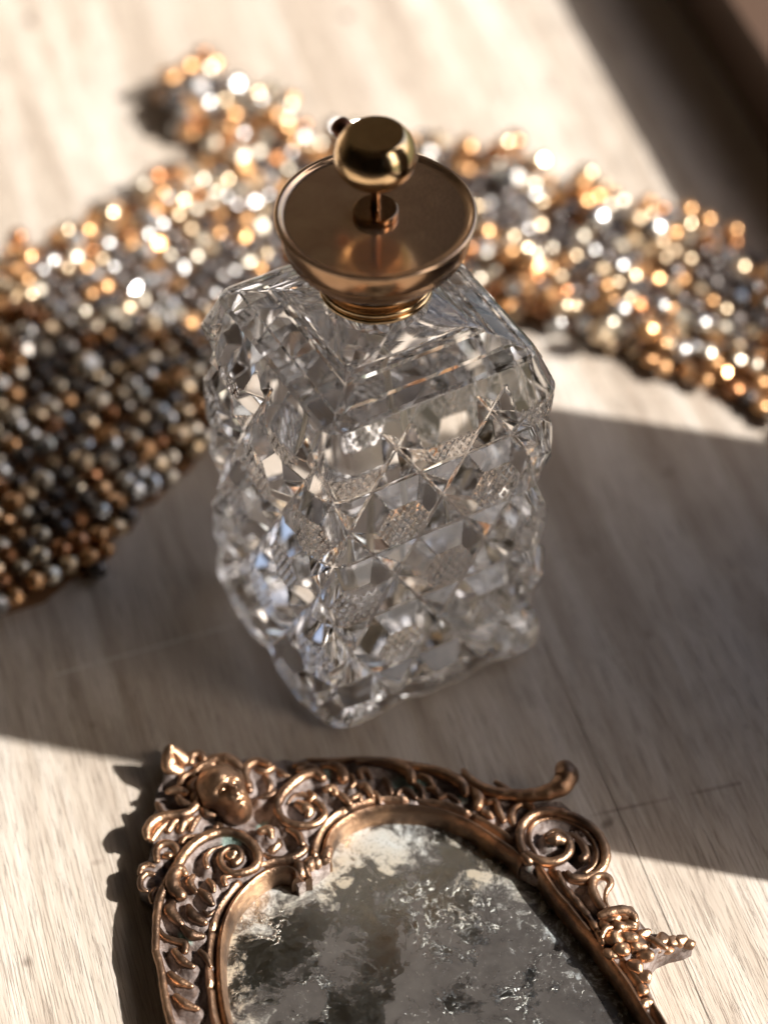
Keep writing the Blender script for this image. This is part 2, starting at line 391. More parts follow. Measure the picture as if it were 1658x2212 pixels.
outline_px = [(345, 215), (370, 170), (430, 140), (478, 190), (545, 225), (600, 205), (640, 245), (610, 290), (690, 300), (760, 290), (930, 300), (1010, 330), (1060, 345), (1110, 325), (1165, 345), (1190, 390), (1250, 385), (1310, 400),
              (1350, 440), (1430, 440), (1500, 480), (1658, 560), (1760, 640), (1760, 980), (1658, 900), (1490, 815), (1420, 800), (1380, 765), (1300, 760), (1240, 715), (1150, 700), (1085, 655), (1000, 600), (900, 640), (760, 700),
              (600, 800), (480, 900), (452, 955), (425, 1010), (390, 1020), (352, 1078), (322, 1082), (300, 1140), (262, 1150), (235, 1235), (170, 1245), (100, 1300), (-60, 1330), (-60, 560), (90, 540), (166, 505), (220, 490), (270, 440), (330, 430), (345, 365),
              (400, 350), (450, 335), (430, 310), (378, 290), (372, 250), (400, 235)]
OUT = np.array([at(x, y, .3)[:2] for x, y in outline_px])
def inside(p, poly):
    x, y = p; c = False; n = len(poly); j = n - 1
    for i in range(n):
        if (poly[i][1] > y) != (poly[j][1] > y) and x < (poly[j][0] - poly[i][0]) * (y - poly[i][1]) / (poly[j][1] - poly[i][1]) + poly[i][0]: c = not c
        j = i
    return c
def pdist(p, poly):
    a = poly; b = np.roll(poly, -1, 0); ab = b - a; t = np.clip(((p - a) * ab).sum(1) / (ab ** 2).sum(1), 0, 1)
    return np.sqrt((((a + ab * t[:, None]) - p) ** 2).sum(1)).min()
beads = []
SP = .54
ang = R(38); ca, sa = math.cos(ang), math.sin(ang)
for i in range(-80, 80):
    for j in range(-80, 80):
        u, v = i * SP, j * SP
        p = np.array([u * ca - v * sa, u * sa + v * ca + 14]); p += rng.normal(0, .05, 2)
        if p[0] < -15 or p[0] > 16 or not inside(p, OUT): continue
        if abs(p[0]) < 4.6 and abs(p[1]) < 4.6: continue
        d = pdist(p, OUT); edge = d < 1.25
        z = .30 + (.35 * math.sin(min(1, d / 1.5) * 1.57)) + .10 * math.sin(p[0] * 1.3) * math.cos(p[1] * 1.1) + rng.normal(0, .05)
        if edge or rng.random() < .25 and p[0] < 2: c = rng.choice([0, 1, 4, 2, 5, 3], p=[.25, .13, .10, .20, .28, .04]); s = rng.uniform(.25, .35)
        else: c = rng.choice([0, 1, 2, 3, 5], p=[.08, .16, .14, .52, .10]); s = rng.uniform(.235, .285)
        beads.append((p[0], p[1], z, s, c))
for k in range(170):                                    # loose upper beads and drops
    for _ in range(40):
        p = rng.uniform([-14, 8], [15, 30])
        if inside(p, OUT) and pdist(p, OUT) < 1.6 and not (abs(p[0]) < 4.6 and abs(p[1]) < 4.6): break
    else: continue
    beads.append((p[0], p[1], rng.uniform(.75, 1.05), rng.uniform(.26, .38), rng.choice([0, 1, 2, 4, 5], p=[.35, .2, .2, .15, .1])))
for x, y, s, c in ((415, 195, .62, 2), (455, 185, .5, 3), (380, 215, .42, 3), (440, 222, .4, 2), (588, 248, .4, 5), (190, 790, .45, 5), (1100, 380, .5, 2), (1290, 470, .42, 2), (1415, 490, .45, 2)):
    q = at(x, y, .9); beads.append((q[0], q[1], .85, s, c))
def vis(b):
    d = np.array(b[:3]) - CAM; z = d @ FW; px = 829 + F_PX * d[0] / z; py = 1105 - F_PX * (d @ UP) / z
    out = max(0, -px, px - 1658, -py, py - 2211)
    hid = 300 if (560 < px < 1080 and 330 < py) else 0
    return out * 10 + z + hid - (40 if b[3] > .36 else 0)
beads.sort(key=vis)
from mathutils import Euler, Matrix
stuffV, stuffF, stuffM, stuffS = [], [], [], []
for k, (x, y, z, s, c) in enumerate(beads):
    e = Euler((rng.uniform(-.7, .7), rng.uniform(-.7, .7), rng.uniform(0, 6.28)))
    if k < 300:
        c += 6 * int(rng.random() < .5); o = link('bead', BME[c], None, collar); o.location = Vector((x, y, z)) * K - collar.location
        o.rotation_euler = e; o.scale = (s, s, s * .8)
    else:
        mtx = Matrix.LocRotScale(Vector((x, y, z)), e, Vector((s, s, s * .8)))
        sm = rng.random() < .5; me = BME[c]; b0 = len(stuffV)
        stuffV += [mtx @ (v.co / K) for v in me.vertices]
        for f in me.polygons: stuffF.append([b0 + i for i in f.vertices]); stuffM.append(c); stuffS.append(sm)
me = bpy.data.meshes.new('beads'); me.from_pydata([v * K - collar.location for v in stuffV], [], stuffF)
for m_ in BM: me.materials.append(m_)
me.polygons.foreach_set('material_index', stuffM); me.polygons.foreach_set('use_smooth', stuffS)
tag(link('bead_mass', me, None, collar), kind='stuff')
# brown net the beads are sewn to
def fill_poly(outline, holes=(), step=.25, jitter=.2):
    """triangulated plan with inner points (2D)"""
    pts = [Vector(p) for p in outline]; n0 = len(pts); cons = [(i, (i + 1) % n0) for i in range(n0)]
    for h in holes:
        b = len(pts); pts += [Vector(p) for p in h]; cons += [(b + i, b + (i + 1) % len(h)) for i in range(len(h))]
    O = np.array(outline)
    mn, mx = O.min(0), O.max(0)
    for gx in np.arange(mn[0], mx[0], step):
        for gy in np.arange(mn[1], mx[1], step * .87):
            q = (gx + (int(round((gy - mn[1]) / (step * .87))) % 2) * step / 2, gy)
            if inside(q, O) and pdist(np.array(q), O) > step * .5 and not any(inside(q, h) or pdist(np.array(q), np.array(h)) < step * .5 for h in holes): pts.append(Vector(q))
    v, e, f, *_ = geometry.delaunay_2d_cdt(pts, cons, [], 0, 1e-5)
    V = np.array([(a.x, a.y) for a in v]); F = []
    for t in f:
        c = V[list(t)].mean(0)
        if inside(c, O) and not any(inside(c, h) for h in holes): F.append(list(t))
    return V, F
def slab(name, outline, z_of, mat, parent, z0=0., step=.25, holes=(), smooth=True):
    V, F = fill_poly(outline, holes, step)
    n = len(V); Z = z_of(V)
    V3 = np.vstack([np.column_stack([V, Z]), np.column_stack([V, np.full(n, z0)])])
    edges = {}
    for t in F:
        for a, b in ((t[0], t[1]), (t[1], t[2]), (t[2], t[0])): edges[(a, b)] = edges.get((a, b), 0) + 1
    faces = [tuple(t) for t in F] + [tuple(x + n for x in t[::-1]) for t in F]
    for (a, b) in edges:
        if (b, a) not in edges: faces.append((b, a, a + n, b + n))
    me = bpy.data.meshes.new(name); off = np.array(parent.location) / K if parent else np.zeros(3)
    me.from_pydata([tuple((p - off) * K) for p in V3], [], faces); me.polygons.foreach_set('use_smooth', [smooth] * len(faces)); me.update()
    me.set_sharp_from_angle(angle=R(50))
    return link(name, me, mat, parent)
c2 = OUT.mean(0)
def shrink(poly, d):
    P = np.array(poly); a = np.roll(P, 1, 0); b = np.roll(P, -1, 0); t = b - a; t /= np.linalg.norm(t, axis=1)[:, None] + 1e-9
    n = np.stack([-t[:, 1], t[:, 0]], -1); area = ((P[:, 0] * np.roll(P[:, 1], -1)) - (np.roll(P[:, 0], -1) * P[:, 1])).sum()
    return P + n * (d if area > 0 else -d)
NET = plain('brown net cloth', (.20, .10, .045), .8)
NETP = [p for p in shrink(OUT, .25)]
slab('net', NETP, lambda V: .12 + .03 * np.sin(V[:, 0] * 2) * np.cos(V[:, 1] * 2), NET, collar, .01, .5)

# ================================================================ HAND MIRROR
org = at(900, 1900)
mir = tag(empty('hand_mirror', (org[0], org[1], 0)), 'ornate copper framed antique hand mirror with spotted glass lying on the table', 'hand mirror')
T5 = lambda x, y: (270 + x * .3256, 1566 + y * .3256)
T6 = lambda x, y: (648 + x * .3256, 1566 + y * .3256)
T7 = lambda x, y: (1026 + x * .2931, 1566 + y * .2931)
T1 = lambda x, y: (x, y)
def copper_mat():
    m = M('aged copper'); geo = m.n('NewGeometry')
    n1 = m.noise(m.obj(), 260, 6, .65); n2 = m.noise(m.obj(), 1300, 3, .6); n3 = m.noise(m.obj(), 90, 3, .5)
    c = m.mix(m.ramp(n1, [(.35, 0), (.65, 1)]), (.58, .35, .21), (.29, .175, .11))
    c = m.mix(m.ramp(n3, [(.45, 0), (.62, .85)]), c, (.11, .07, .05))
    ro = m.math('ADD', .27, m.math('MULTIPLY', n1, .22))
    m.set(Base_Color=c, Metallic=.96, Roughness=ro, Normal=m.bump(m.math('ADD', m.math('MULTIPLY', n1, .8), m.math('MULTIPLY', n2, .4)), .00035))
    return m.m
def patina_mat():
    m = M('dusty patina'); n1 = m.noise(m.obj(), 110, 6, .7, .5); n2 = m.noise(m.obj(), 600, 5, .7); n3 = m.noise(m.obj(), 62, 3, .6, .6)
    c = m.mix(m.ramp(n1, [(.38, 0), (.70, 1)]), (.060, .040, .032), (.33, .275, .255))
    c = m.mix(m.ramp(n2, [(.5, 0), (.62, .8)]), c, (.09, .055, .04))
    vd = m.n('Attribute', attribute_name='verdigris').outputs['Fac']
    c = m.mix(m.ramp(m.math('ADD', n3, m.math('MULTIPLY', vd, .30)), [(.72, 0), (.84, .62)]), c, (.24, .38, .34))
    m.set(Base_Color=c, Metallic=.15, Roughness=.62, Normal=m.bump(m.math('ADD', n1, m.math('MULTIPLY', n2, .5)), .0006))
    return m.m
COPP, PATI = copper_mat(), patina_mat()
RS = 1.28; strokes = []                                  # remembered for the fillet of the base plate
def stroke(T, pts, name='scroll', z=.78, squash=1.0, wob=.04, rs=1.0, seg=14):
    P = []
    for p in pts:
        x, y, r = p[0], p[1], p[2]; zz = p[3] if len(p) > 3 else z
        px, py = T(x, y); q = at(px, py, zz)
        sc = .0058 if T in (T5, T6) else .0052 if T is T7 else .0178     # picture units to cm is about 1/92; radii are given in the units of T
        sc = {'T5': .3256, 'T6': .3256, 'T7': .2931}.get(tname(T), 1.0) / 92
        P.append([q[0] - org[0], q[1] - org[1], zz, r * sc * rs * RS])
    P = np.array(P)
    strokes.append(smooth_curve(P, step=.12) + np.array([org[0], org[1], 0, 0]))
    me = tube_mesh(name, P, seg, .045, squash, wob)
    return link(name, me, COPP, mir)
def tname(T): return 'T5' if T is T5 else 'T6' if T is T6 else 'T7' if T is T7 else 'T1'
def ball(T, x, y, r, z=.8, name='boss', sq=1.0):
    px, py = T(x, y); q = at(px, py, z); sc = {'T5': .3256, 'T6': .3256, 'T7': .2931}.get(tname(T), 1.0) / 92; rr = r * sc
    pr = [(rr * math.cos(R(a)) + 1e-4, rr * sq * math.sin(R(a))) for a in range(-90, 91, 15)]
    strokes.append(np.array([[q[0], q[1], z, rr]]))
    o = lathe(name, pr, COPP, mir, 24, True, (q[0] - org[0], q[1] - org[1], z))
    ph = rng.random(4) * 6.28; f = 5 / max(rr, .05) * .6
    for v in o.data.vertices:
        c = v.co / K; v.co *= 1 + .13 * math.sin(c.x * f + ph[0]) * math.sin(c.y * f + ph[1]) + .09 * math.sin(c.z * f * 1.3 + c.x * f + ph[2])
    o.rotation_euler = (rng.uniform(-.3, .3), rng.uniform(-.3, .3), ph[3]); o.scale = (rng.uniform(1.0, 1.35), rng.uniform(.85, 1.1), 1.0); return o

# ---- rims round the glass: a moulded profile swept along three runs
def rim(T, pts, name='rim', side=1, z=.0):
    C = []
    for x, y in pts:
        q = at(*T(x, y), .62); C.append([q[0] - org[0], q[1] - org[1], 0, 0])
    C = smooth_curve(C, step=.06)[:, :3]
    t = np.gradient(C, axis=0); t /= np.linalg.norm(t, axis=1)[:, None]; n = np.stack([-t[:, 1], t[:, 0], 0 * t[:, 0]], -1) * side
    prof = [(.17, .10), (.17, .45), (.15, .62), (.11, .73), (.05, .79), (-.01, .76), (-.05, .62), (-.085, .60), (-.12, .68), (-.17, .76), (-.22, .77), (-.27, .70), (-.30, .58), (-.30, .1)]
    k = np.arange(len(C))
    P = []
    for i in range(len(C)):
        row = []
        for o, zz in prof:
            wb = .012 * math.sin(i * .33 + o * 9)
            gap = .10 if (o < -.1 and o > -.25 and (i % 22) in (0, 1)) else 0
            row.append(C[i] + n[i] * (o + wb * (o < -.1)) + np.array([0, 0, zz + z - gap]))
        P.append(row)
    P = np.array(P)[::1]
    me = grid_mesh(name, P, True, (True, True), True)
    bm = bmesh.new(); bm.from_mesh(me); bmesh.ops.recalc_face_normals(bm, faces=bm.faces); bm.to_mesh(me); bm.free()
    me.set_sharp_from_angle(angle=R(60))
    strokes.append(np.column_stack([C[:, :2] + org[:2] - n[:, :2] * .15, np.full(len(C), .6), np.full(len(C), .15)]))
    return link(name, me, COPP, mir), C
L_RIM = [(1155, 1035), (1140, 985), (1085, 955), (990, 960), (890, 1010), (800, 1085), (715, 1190), (665, 1290), (635, 1400), (622, 1520), (625, 1700), (650, 1900), (700, 2100), (760, 2350), (830, 2700)]
R_RIM = [(165, 905), (160, 830), (190, 735), (250, 665), (340, 605), (460, 563), (620, 545), (800, 555), (960, 585), (1100, 640), (1230, 715), (1350, 795), (1440, 860), (1490, 930)]
S_RIM = [(455, 1010), (520, 1115), (600, 1235), (690, 1340), (770, 1440), (850, 1540), (930, 1640), (1020, 1760), (1120, 1900), (1200, 2030), (1300, 2200), (1480, 2500), (1660, 2850)]
_, CL = rim(T5, L_RIM, side=1); _, CR = rim(T6, R_RIM, side=-1); _, CS = rim(T7, S_RIM, side=-1)
# ---- glass
def wpt(T, x, y, z=.62): return at(*T(x, y), z)[:2]
gl = [wpt(T5, *p) for p in L_RIM[::-1]] + [wpt(T5, 1200, 985), wpt(T5, 1262, 950)] + [wpt(T6, *p) for p in R_RIM] + [wpt(T7, *p) for p in S_RIM[1:]]
def mirror_mat():
    m = M('antique mirror glass'); v = m.obj()
    wv = m.n('TexNoise', i_Vector=v, i_Scale=70.0, i_Detail=4.0).outputs[1]
    vv = m.n('VectorMath', operation='ADD'); m.put(vv.inputs[0], v)
    sc = m.n('VectorMath', operation='SCALE'); m.put(sc.inputs[0], wv); sc.inputs['Scale'].default_value = .012; m.put(vv.inputs[1], sc.outputs[0]); vv = vv.outputs[0]
    big = m.noise(vv, 34, 5, .6, .4); mid = m.noise(vv, 110, 8, .70, .3); fin = m.noise(vv, 420, 6, .7); spk = m.noise(v, 1500, 3, .6)
    # wear grows towards the rim
    at_ = m.n('Attribute', attribute_name='edge').outputs['Fac']
    edge = m.math('MULTIPLY', at_, .42)
    dark = m.ramp(m.math('ADD', m.math('ADD', big, edge), m.math('MULTIPLY', mid, .35)), [(.66, 0), (.80, .85), (1, 1)])
    bl = m.math('ADD', m.math('ADD', mid, m.math('MULTIPLY', m.math('SUBTRACT', big, .5), .9)), m.math('ADD', m.math('MULTIPLY', m.math('SUBTRACT', fin, .5), .22), m.math('MULTIPLY', edge, .22)))
    blot = m.ramp(bl, [(.475, 0), (.55, 1)])
    line = m.math('MULTIPLY', m.ramp(bl, [(.478, 0), (.490, .8), (.498, .8), (.512, 0)]), m.math('MULTIPLY', m.ramp(m.noise(v, 60, 2), [(.44, 0), (.58, 1)]), m.ramp(m.noise(v, 700, 4, .7), [(.40, 0), (.54, 1)])))
    cl = m.n('Attribute', attribute_name='cloud').outputs['Fac']
    flake = m.ramp(m.math('ADD', m.math('ADD', mid, m.math('ADD', m.math('MULTIPLY', edge, .62), m.math('MULTIPLY', cl, .17))), m.math('MULTIPLY', m.math('SUBTRACT', fin, .5), .5)), [(.73, 0), (.85, .9)])
    silver = m.mix(m.ramp(fin, [(.3, .6), (.7, 0)]), (.62, .63, .57), (.40, .41, .37))
    b1 = m.n('BsdfPrincipled'); m.put(b1.inputs['Base Color'], silver); m.put(b1.inputs['Metallic'], 1.0); m.put(b1.inputs['Roughness'], m.ramp(fin, [(.3, .30), (.7, .12)]))
    dc = m.mix(m.ramp(mid, [(.35, 0), (.65, 1)]), (.036, .031, .029), (.078, .070, .064))
    dc = m.mix(m.ramp(spk, [(.66, 0), (.74, .6)]), dc, (.4, .36, .32))
    wc = m.mix(m.ramp(big, [(.40, 0), (.62, 1)]), (.36, .31, .235), (.43, .455, .455))
    wc = m.mix(m.ramp(spk, [(.36, .8), (.44, 0)]), wc, (.16, .13, .12))
    b2 = m.n('BsdfPrincipled'); m.put(b2.inputs['Roughness'], .35); m.put(b2.inputs['Specular IOR Level'], .35)
    light = m.math('MAXIMUM', line, flake)
    m.put(b2.inputs['Base Color'], m.mix(light, dc, wc))
    light = m.math('MAXIMUM', light, m.math('MULTIPLY', m.ramp(m.noise(v, 900, 4, .7), [(.59, 0), (.63, .9)]), m.ramp(m.noise(v, 45, 3), [(.45, 0), (.6, .9)])))
    f = m.math('MAXIMUM', light, m.math('MULTIPLY', blot, .72))
    mx = m.n('MixShader'); m.put(mx.inputs[0], f); m.put(mx.inputs[1], b1.outputs[0]); m.put(mx.inputs[2], b2.outputs[0])
    m.t.links.new(mx.outputs[0], m.t.nodes['Material Output'].inputs[0])
    bp = m.bump(m.math('ADD', m.math('MULTIPLY', light, .2), m.math('MULTIPLY', m.noise(v, 18, 2), 1.0)), .0002)
    m.put(b1.inputs['Normal'], bp); m.put(b2.inputs['Normal'], bp)
    return m.m
go = slab('mirror_glass', gl, lambda V: np.full(len(V), .20), mirror_mat(), mir, .04, .2)
GLP = np.array(gl); GV = np.array([v.co[:] for v in go.data.vertices]) / K + np.array([org[0], org[1], 0])
ea = go.data.attributes.new('edge', 'FLOAT', 'POINT')
ea.data.foreach_set('value', [max(0.0, 1 - pdist(p[:2], GLP) / 2.2) for p in GV])

CLD = [(at(x, y, .6)[:2], r_, a_) for x, y, r_, a_ in ((780, 1860, .75, 1.0), (850, 1800, .6, .8), (700, 1900, .4, .8), (560, 1975, .5, .7), (1050, 1870, .4, .8), (980, 1790, .4, .6), (520, 2080, .5, .6))]
ca_ = go.data.attributes.new('cloud', 'FLOAT', 'POINT')
ca_.data.foreach_set('value', [float(sum(a * math.exp(-((p[:2] - c) ** 2).sum() / r_ ** 2) for c, r_, a in CLD)) for p in GV])
# ---- ornament strokes
S = stroke
# left scroll with tail
S(T5, [(205, 1500, 20), (207, 1380, 20), (215, 1250, 22), (240, 1130, 24), (290, 1030, 26), (350, 930, 28), (400, 850, 28), (470, 780, 28), (560, 730, 28), (660, 708, 26), (760, 728, 26), (845, 790, 26), (885, 870, 26), (865, 940, 24), (800, 975, 22), (720, 985, 20), (660, 950, 18), (632, 900, 18), (645, 845, 18), (700, 812, 20), (755, 835, 22), (765, 885, 22), (735, 915, 22)], 'scroll')
S(T5, [(205, 1500, 20), (240, 1620, 20), (260, 1760, 20), (300, 1950, 20), (400, 2200, 20), (500, 2500, 20)], 'scroll')
S(T5, [(400, 985, 18), (365, 955, 30), (320, 1010, 38), (325, 1080, 38), (375, 1130, 30)], 'leaf', z=.85)
S(T5, [(640, 805, 8), (580, 825, 12), (535, 880, 14), (545, 940, 14)], 'tendril', z=.72)
ball(T5, 712, 868, 42, .72)
S(T5, [(215, 1340, 14), (260, 1400, 16), (330, 1430, 18), (400, 1450, 20), (400, 1500, 18)], 'leaf', z=.75)
for q in ([(450, 1005, 16), (428, 1045, 24), (470, 1105, 16)], [(555, 1030, 14), (585, 1062, 18), (590, 1100, 10)], [(710, 1000, 10), (655, 1015, 18), (668, 1055, 14)], [(500, 1105, 20), (540, 1135, 28), (580, 1185, 16)],
          [(318, 1180, 20), (304, 1240, 34), (372, 1315, 20)], [(425, 1205, 18), (452, 1265, 30), (530, 1310, 18)], [(390, 1345, 18), (440, 1390, 30), (510, 1400, 18)], [(525, 1235, 10), (560, 1260, 12), (590, 1230, 8)],
          [(330, 1500, 18), (380, 1560, 22), (450, 1600, 14)], [(300, 1650, 18), (360, 1700, 24), (440, 1730, 14)], [(340, 1800, 18), (400, 1850, 24), (480, 1880, 14)], [(500, 1500, 14), (540, 1540, 18), (570, 1600, 10)]):
    S(T5, q, 'leaf', z=.76)
# cherub's wings and hair curls
S(T5, [(300, 150, 22, 1.15), (290, 200, 34, 1.0), (300, 270, 44, .8), (350, 300, 40, .7)], 'wing', squash=.7)
S(T5, [(310, 150, 18, 1.15), (360, 190, 30, .95), (400, 230, 36, .8)], 'wing', squash=.6)
S(T5, [(440, 245, 20), (450, 200, 22), (500, 190, 22), (525, 225, 18)], 'curl', z=.8)
S(T5, [(530, 250, 22), (610, 225, 30), (700, 235, 34), (770, 290, 26), (800, 350, 18)], 'wing', z=.75)
S(T5, [(820, 400, 16), (800, 320, 22), (820, 265, 24), (880, 240, 24), (950, 260, 20)], 'wing', z=.78)
S(T5, [(880, 300, 20), (930, 310, 24), (980, 280, 20)], 'wing', z=.7)
S(T5, [(150, 745, 18), (150, 690, 26), (200, 630, 28), (290, 600, 26), (390, 590, 26), (450, 560, 24), (490, 500, 22)], 'wing', z=.8)
for q in ([(180, 760, 18), (230, 690, 24), (290, 640, 18)], [(290, 700, 20), (320, 650, 26), (360, 630, 18)], [(370, 700, 22), (390, 650, 30), (440, 620, 20)], [(440, 700, 14), (460, 650, 20), (490, 610, 16)], [(215, 520, 14), (240, 570, 18), (270, 590, 14)]):
    S(T5, q, 'feather', z=.7)
S(T5, [(215, 900, 16), (212, 830, 20), (250, 790, 22), (310, 790, 22), (345, 830, 18), (340, 870, 14)], 'curl', z=.72)
ball(T5, 290, 868, 34, .7)
S(T5, [(100, 985, 14), (115, 945, 18), (155, 930, 18), (200, 935, 14)], 'curl', z=.62)
S(T5, [(145, 1100, 10), (108, 1080, 16), (108, 1020, 18), (145, 985, 18), (190, 990, 14)], 'curl', z=.62)
S(T5, [(185, 1170, 14), (178, 1130, 18), (205, 1090, 14)], 'curl', z=.6)
S(T5, [(380, 780, 18), (400, 745, 20), (470, 735, 14)], 'curl', z=.6); S(T5, [(360, 860, 14), (400, 870, 18), (420, 830, 14)], 'curl', z=.7)
# centre lumps between the two scrolls
S(T5, [(600, 700, 16), (620, 665, 20), (650, 690, 16)], 'boss', z=.7); S(T5, [(905, 705, 24), (955, 695, 28), (970, 740, 18)], 'boss', z=.72)
S(T5, [(920, 860, 14), (1000, 890, 18), (1090, 885, 22), (1160, 855, 24), (1195, 815, 20), (1160, 780, 16)], 'tendril', z=.66)
S(T5, [(1090, 690, 18), (1150, 730, 22), (1175, 790, 18)], 'tendril', z=.7)
S(T5, [(980, 830, 26), (1010, 790, 30), (1000, 760, 20)], 'boss', z=.52)
S(T5, [(1150, 1030, 26, .5), (1165, 985, 34, .62), (1150, 930, 30, .66)], 'boss'); S(T5, [(1195, 985, 26, .45), (1215, 940, 36, .6), (1235, 905, 30, .62)], 'boss')
S(T5, [(1245, 960, 24, .4), (1268, 920, 34, .58), (1275, 880, 28, .6)], 'boss'); S(T5, [(1290, 915, 26, .45), (1325, 885, 36, .62), (1345, 830, 28, .66)], 'boss')
# top right scroll
S(T5, [(1310, 350, 24), (1260, 320, 26), (1190, 335, 26), (1110, 390, 26), (1045, 460, 26), (1010, 540, 24), (1035, 610, 22), (1100, 655, 22), (1190, 668, 22), (1275, 650, 20), (1325, 595, 18), (1300, 530, 16), (1260, 500, 14)], 'scroll')
S(T5, [(1080, 520, 8), (1110, 475, 12), (1160, 460, 14), (1210, 470, 14), (1225, 505, 10)], 'tendril', z=.7)
S(T5, [(1150, 525, 24), (1190, 545, 34), (1225, 575, 28), (1215, 600, 18)], 'boss', z=.75)
S(T5, [(905, 480, 16), (960, 465, 22), (1010, 440, 16)], 'leaf', z=.7); S(T5, [(930, 340, 16), (960, 400, 22), (950, 440, 14)], 'leaf', z=.66)
S(T5, [(1010, 300, 16), (1050, 330, 22), (1090, 340, 12)], 'leaf', z=.6); S(T5, [(1130, 270, 18), (1190, 265, 22), (1220, 290, 16)], 'leaf', z=.6)
# top leaves
S(T6, [(60, 235, 16, .55), (200, 240, 18, .6), (400, 232, 20, .62), (600, 240, 20, .62), (740, 268, 20, .6), (900, 298, 18, .55)], 'edge_rail')
S(T6, [(0, 300, 22), (70, 288, 24), (125, 310, 24), (145, 350, 24)], 'leaf', z=.72)
S(T6, [(150, 270, 14), (220, 270, 24), (275, 305, 32), (290, 355, 32)], 'leaf', z=.8)
S(T6, [(380, 245, 14), (520, 245, 24), (640, 270, 30), (720, 315, 34), (740, 365, 28)], 'leaf', z=.8)
S(T6, [(750, 275, 14), (890, 300, 26), (1000, 345, 34), (1075, 400, 36), (1095, 450, 26)], 'leaf', z=.8)
S(T6, [(1095, 370, 16), (1150, 425, 26), (1185, 490, 34), (1180, 535, 28)], 'leaf', z=.78)
for q in ([(470, 350, 10), (440, 300, 18), (395, 310, 18), (405, 345, 14)], [(405, 400, 18), (435, 405, 22), (480, 470, 14)], [(175, 425, 22), (215, 420, 28), (240, 455, 16)], [(560, 360, 16), (585, 400, 22), (605, 450, 14)],
          [(645, 460, 16), (665, 430, 18), (725, 440, 18), (765, 480, 14)], [(775, 400, 16), (805, 430, 20), (815, 475, 12)], [(805, 340, 20), (845, 355, 22), (880, 400, 14)], [(850, 415, 14), (900, 435, 22), (920, 470, 14)],
          [(925, 480, 16), (980, 465, 18), (1050, 505, 12)], [(255, 450, 14), (300, 490, 22), (330, 520, 14)], [(340, 490, 16), (390, 470, 20), (400, 500, 14)], [(345, 330, 10), (360, 380, 14), (340, 410, 10)], [(1245, 510, 18), (1290, 500, 22), (1320, 570, 18), (1350, 635, 12)],
          [(1210, 575, 14), (1250, 590, 20), (1270, 610, 12)], [(490, 440, 12), (520, 480, 16), (530, 510, 10)], [(60, 440, 12), (90, 470, 18), (70, 500, 12)]):
    S(T6, q, 'leaf', z=.76)
# flying arm at the upper right
S(T6, [(1085, 305, 18, .85), (1110, 345, 24, .85), (1180, 400, 28, .85), (1290, 445, 32, .85), (1440, 465, 34, .85), (1560, 462, 38, .88), (1660, 440, 46, .92), (1735, 395, 56, .98), (1765, 340, 62, 1.05), (1755, 300, 56, 1.08)], 'arm')
S(T7, [(150, 420, 14), (200, 450, 20), (260, 480, 12)], 'leaf', z=.85)
# right scroll, two parallel strands
S(T7, [(420, 990, 20), (350, 920, 26), (325, 830, 28), (345, 740, 28), (410, 670, 28), (500, 640, 28), (600, 640, 28), (720, 675, 28), (850, 750, 28), (930, 845, 28), (962, 950, 28), (940, 1045, 26), (870, 1105, 24), (790, 1130, 24), (710, 1120, 24), (680, 1090, 18)], 'scroll')
S(T7, [(450, 960, 10), (405, 870, 12), (400, 790, 12), (440, 720, 12), (540, 685, 11), (650, 695, 11), (770, 750, 12), (865, 845, 13), (900, 950, 14), (870, 1040, 13), (810, 1085, 12)], 'scroll', z=.72)
S(T7, [(380, 950, 20), (450, 985, 26), (550, 1010, 28), (640, 985, 28), (690, 930, 28), (690, 870, 28), (650, 810, 26), (580, 790, 24), (530, 820, 24)], 'scroll', z=.82)
S(T7, [(545, 850, 26), (590, 840, 44), (635, 850, 30)], 'boss', z=.85)
S(T7, [(660, 800, 16), (730, 820, 20), (790, 880, 22), (815, 950, 24), (790, 985, 26)], 'tendril', z=.66)
S(T7, [(800, 1090, 14), (845, 1040, 12), (840, 960, 12)], 'tendril', z=.6)
S(T7, [(285, 735, 20), (268, 680, 24), (290, 610, 24), (350, 580, 24), (410, 605, 22), (435, 650, 18)], 'scroll', z=.7)
S(T7, [(90, 570, 20), (150, 565, 24), (170, 640, 20), (215, 700, 16)], 'leaf', z=.7)
S(T7, [(390, 1000, 34), (360, 960, 30), (345, 930, 20)], 'boss', z=.75); ball(T7, 385, 1000, 42, .68)
# teardrop loop and outer strand of the straight side
S(T7, [(970, 1370, 20), (910, 1310, 26), (865, 1220, 28), (870, 1140, 28), (920, 1110, 26), (975, 1125, 24), (995, 1170, 22), (965, 1225, 16), (955, 1280, 12), (975, 1340, 10)], 'loop')
S(T7, [(610, 1090, 18), (650, 1180, 20), (720, 1270, 20), (790, 1360, 22), (850, 1440, 22), (900, 1520, 24)], 'side_rail', z=.76, wob=.12)
S(T7, [(650, 1090, 14), (700, 1140, 20), (790, 1160, 18), (840, 1150, 12)], 'leaf', z=.7)
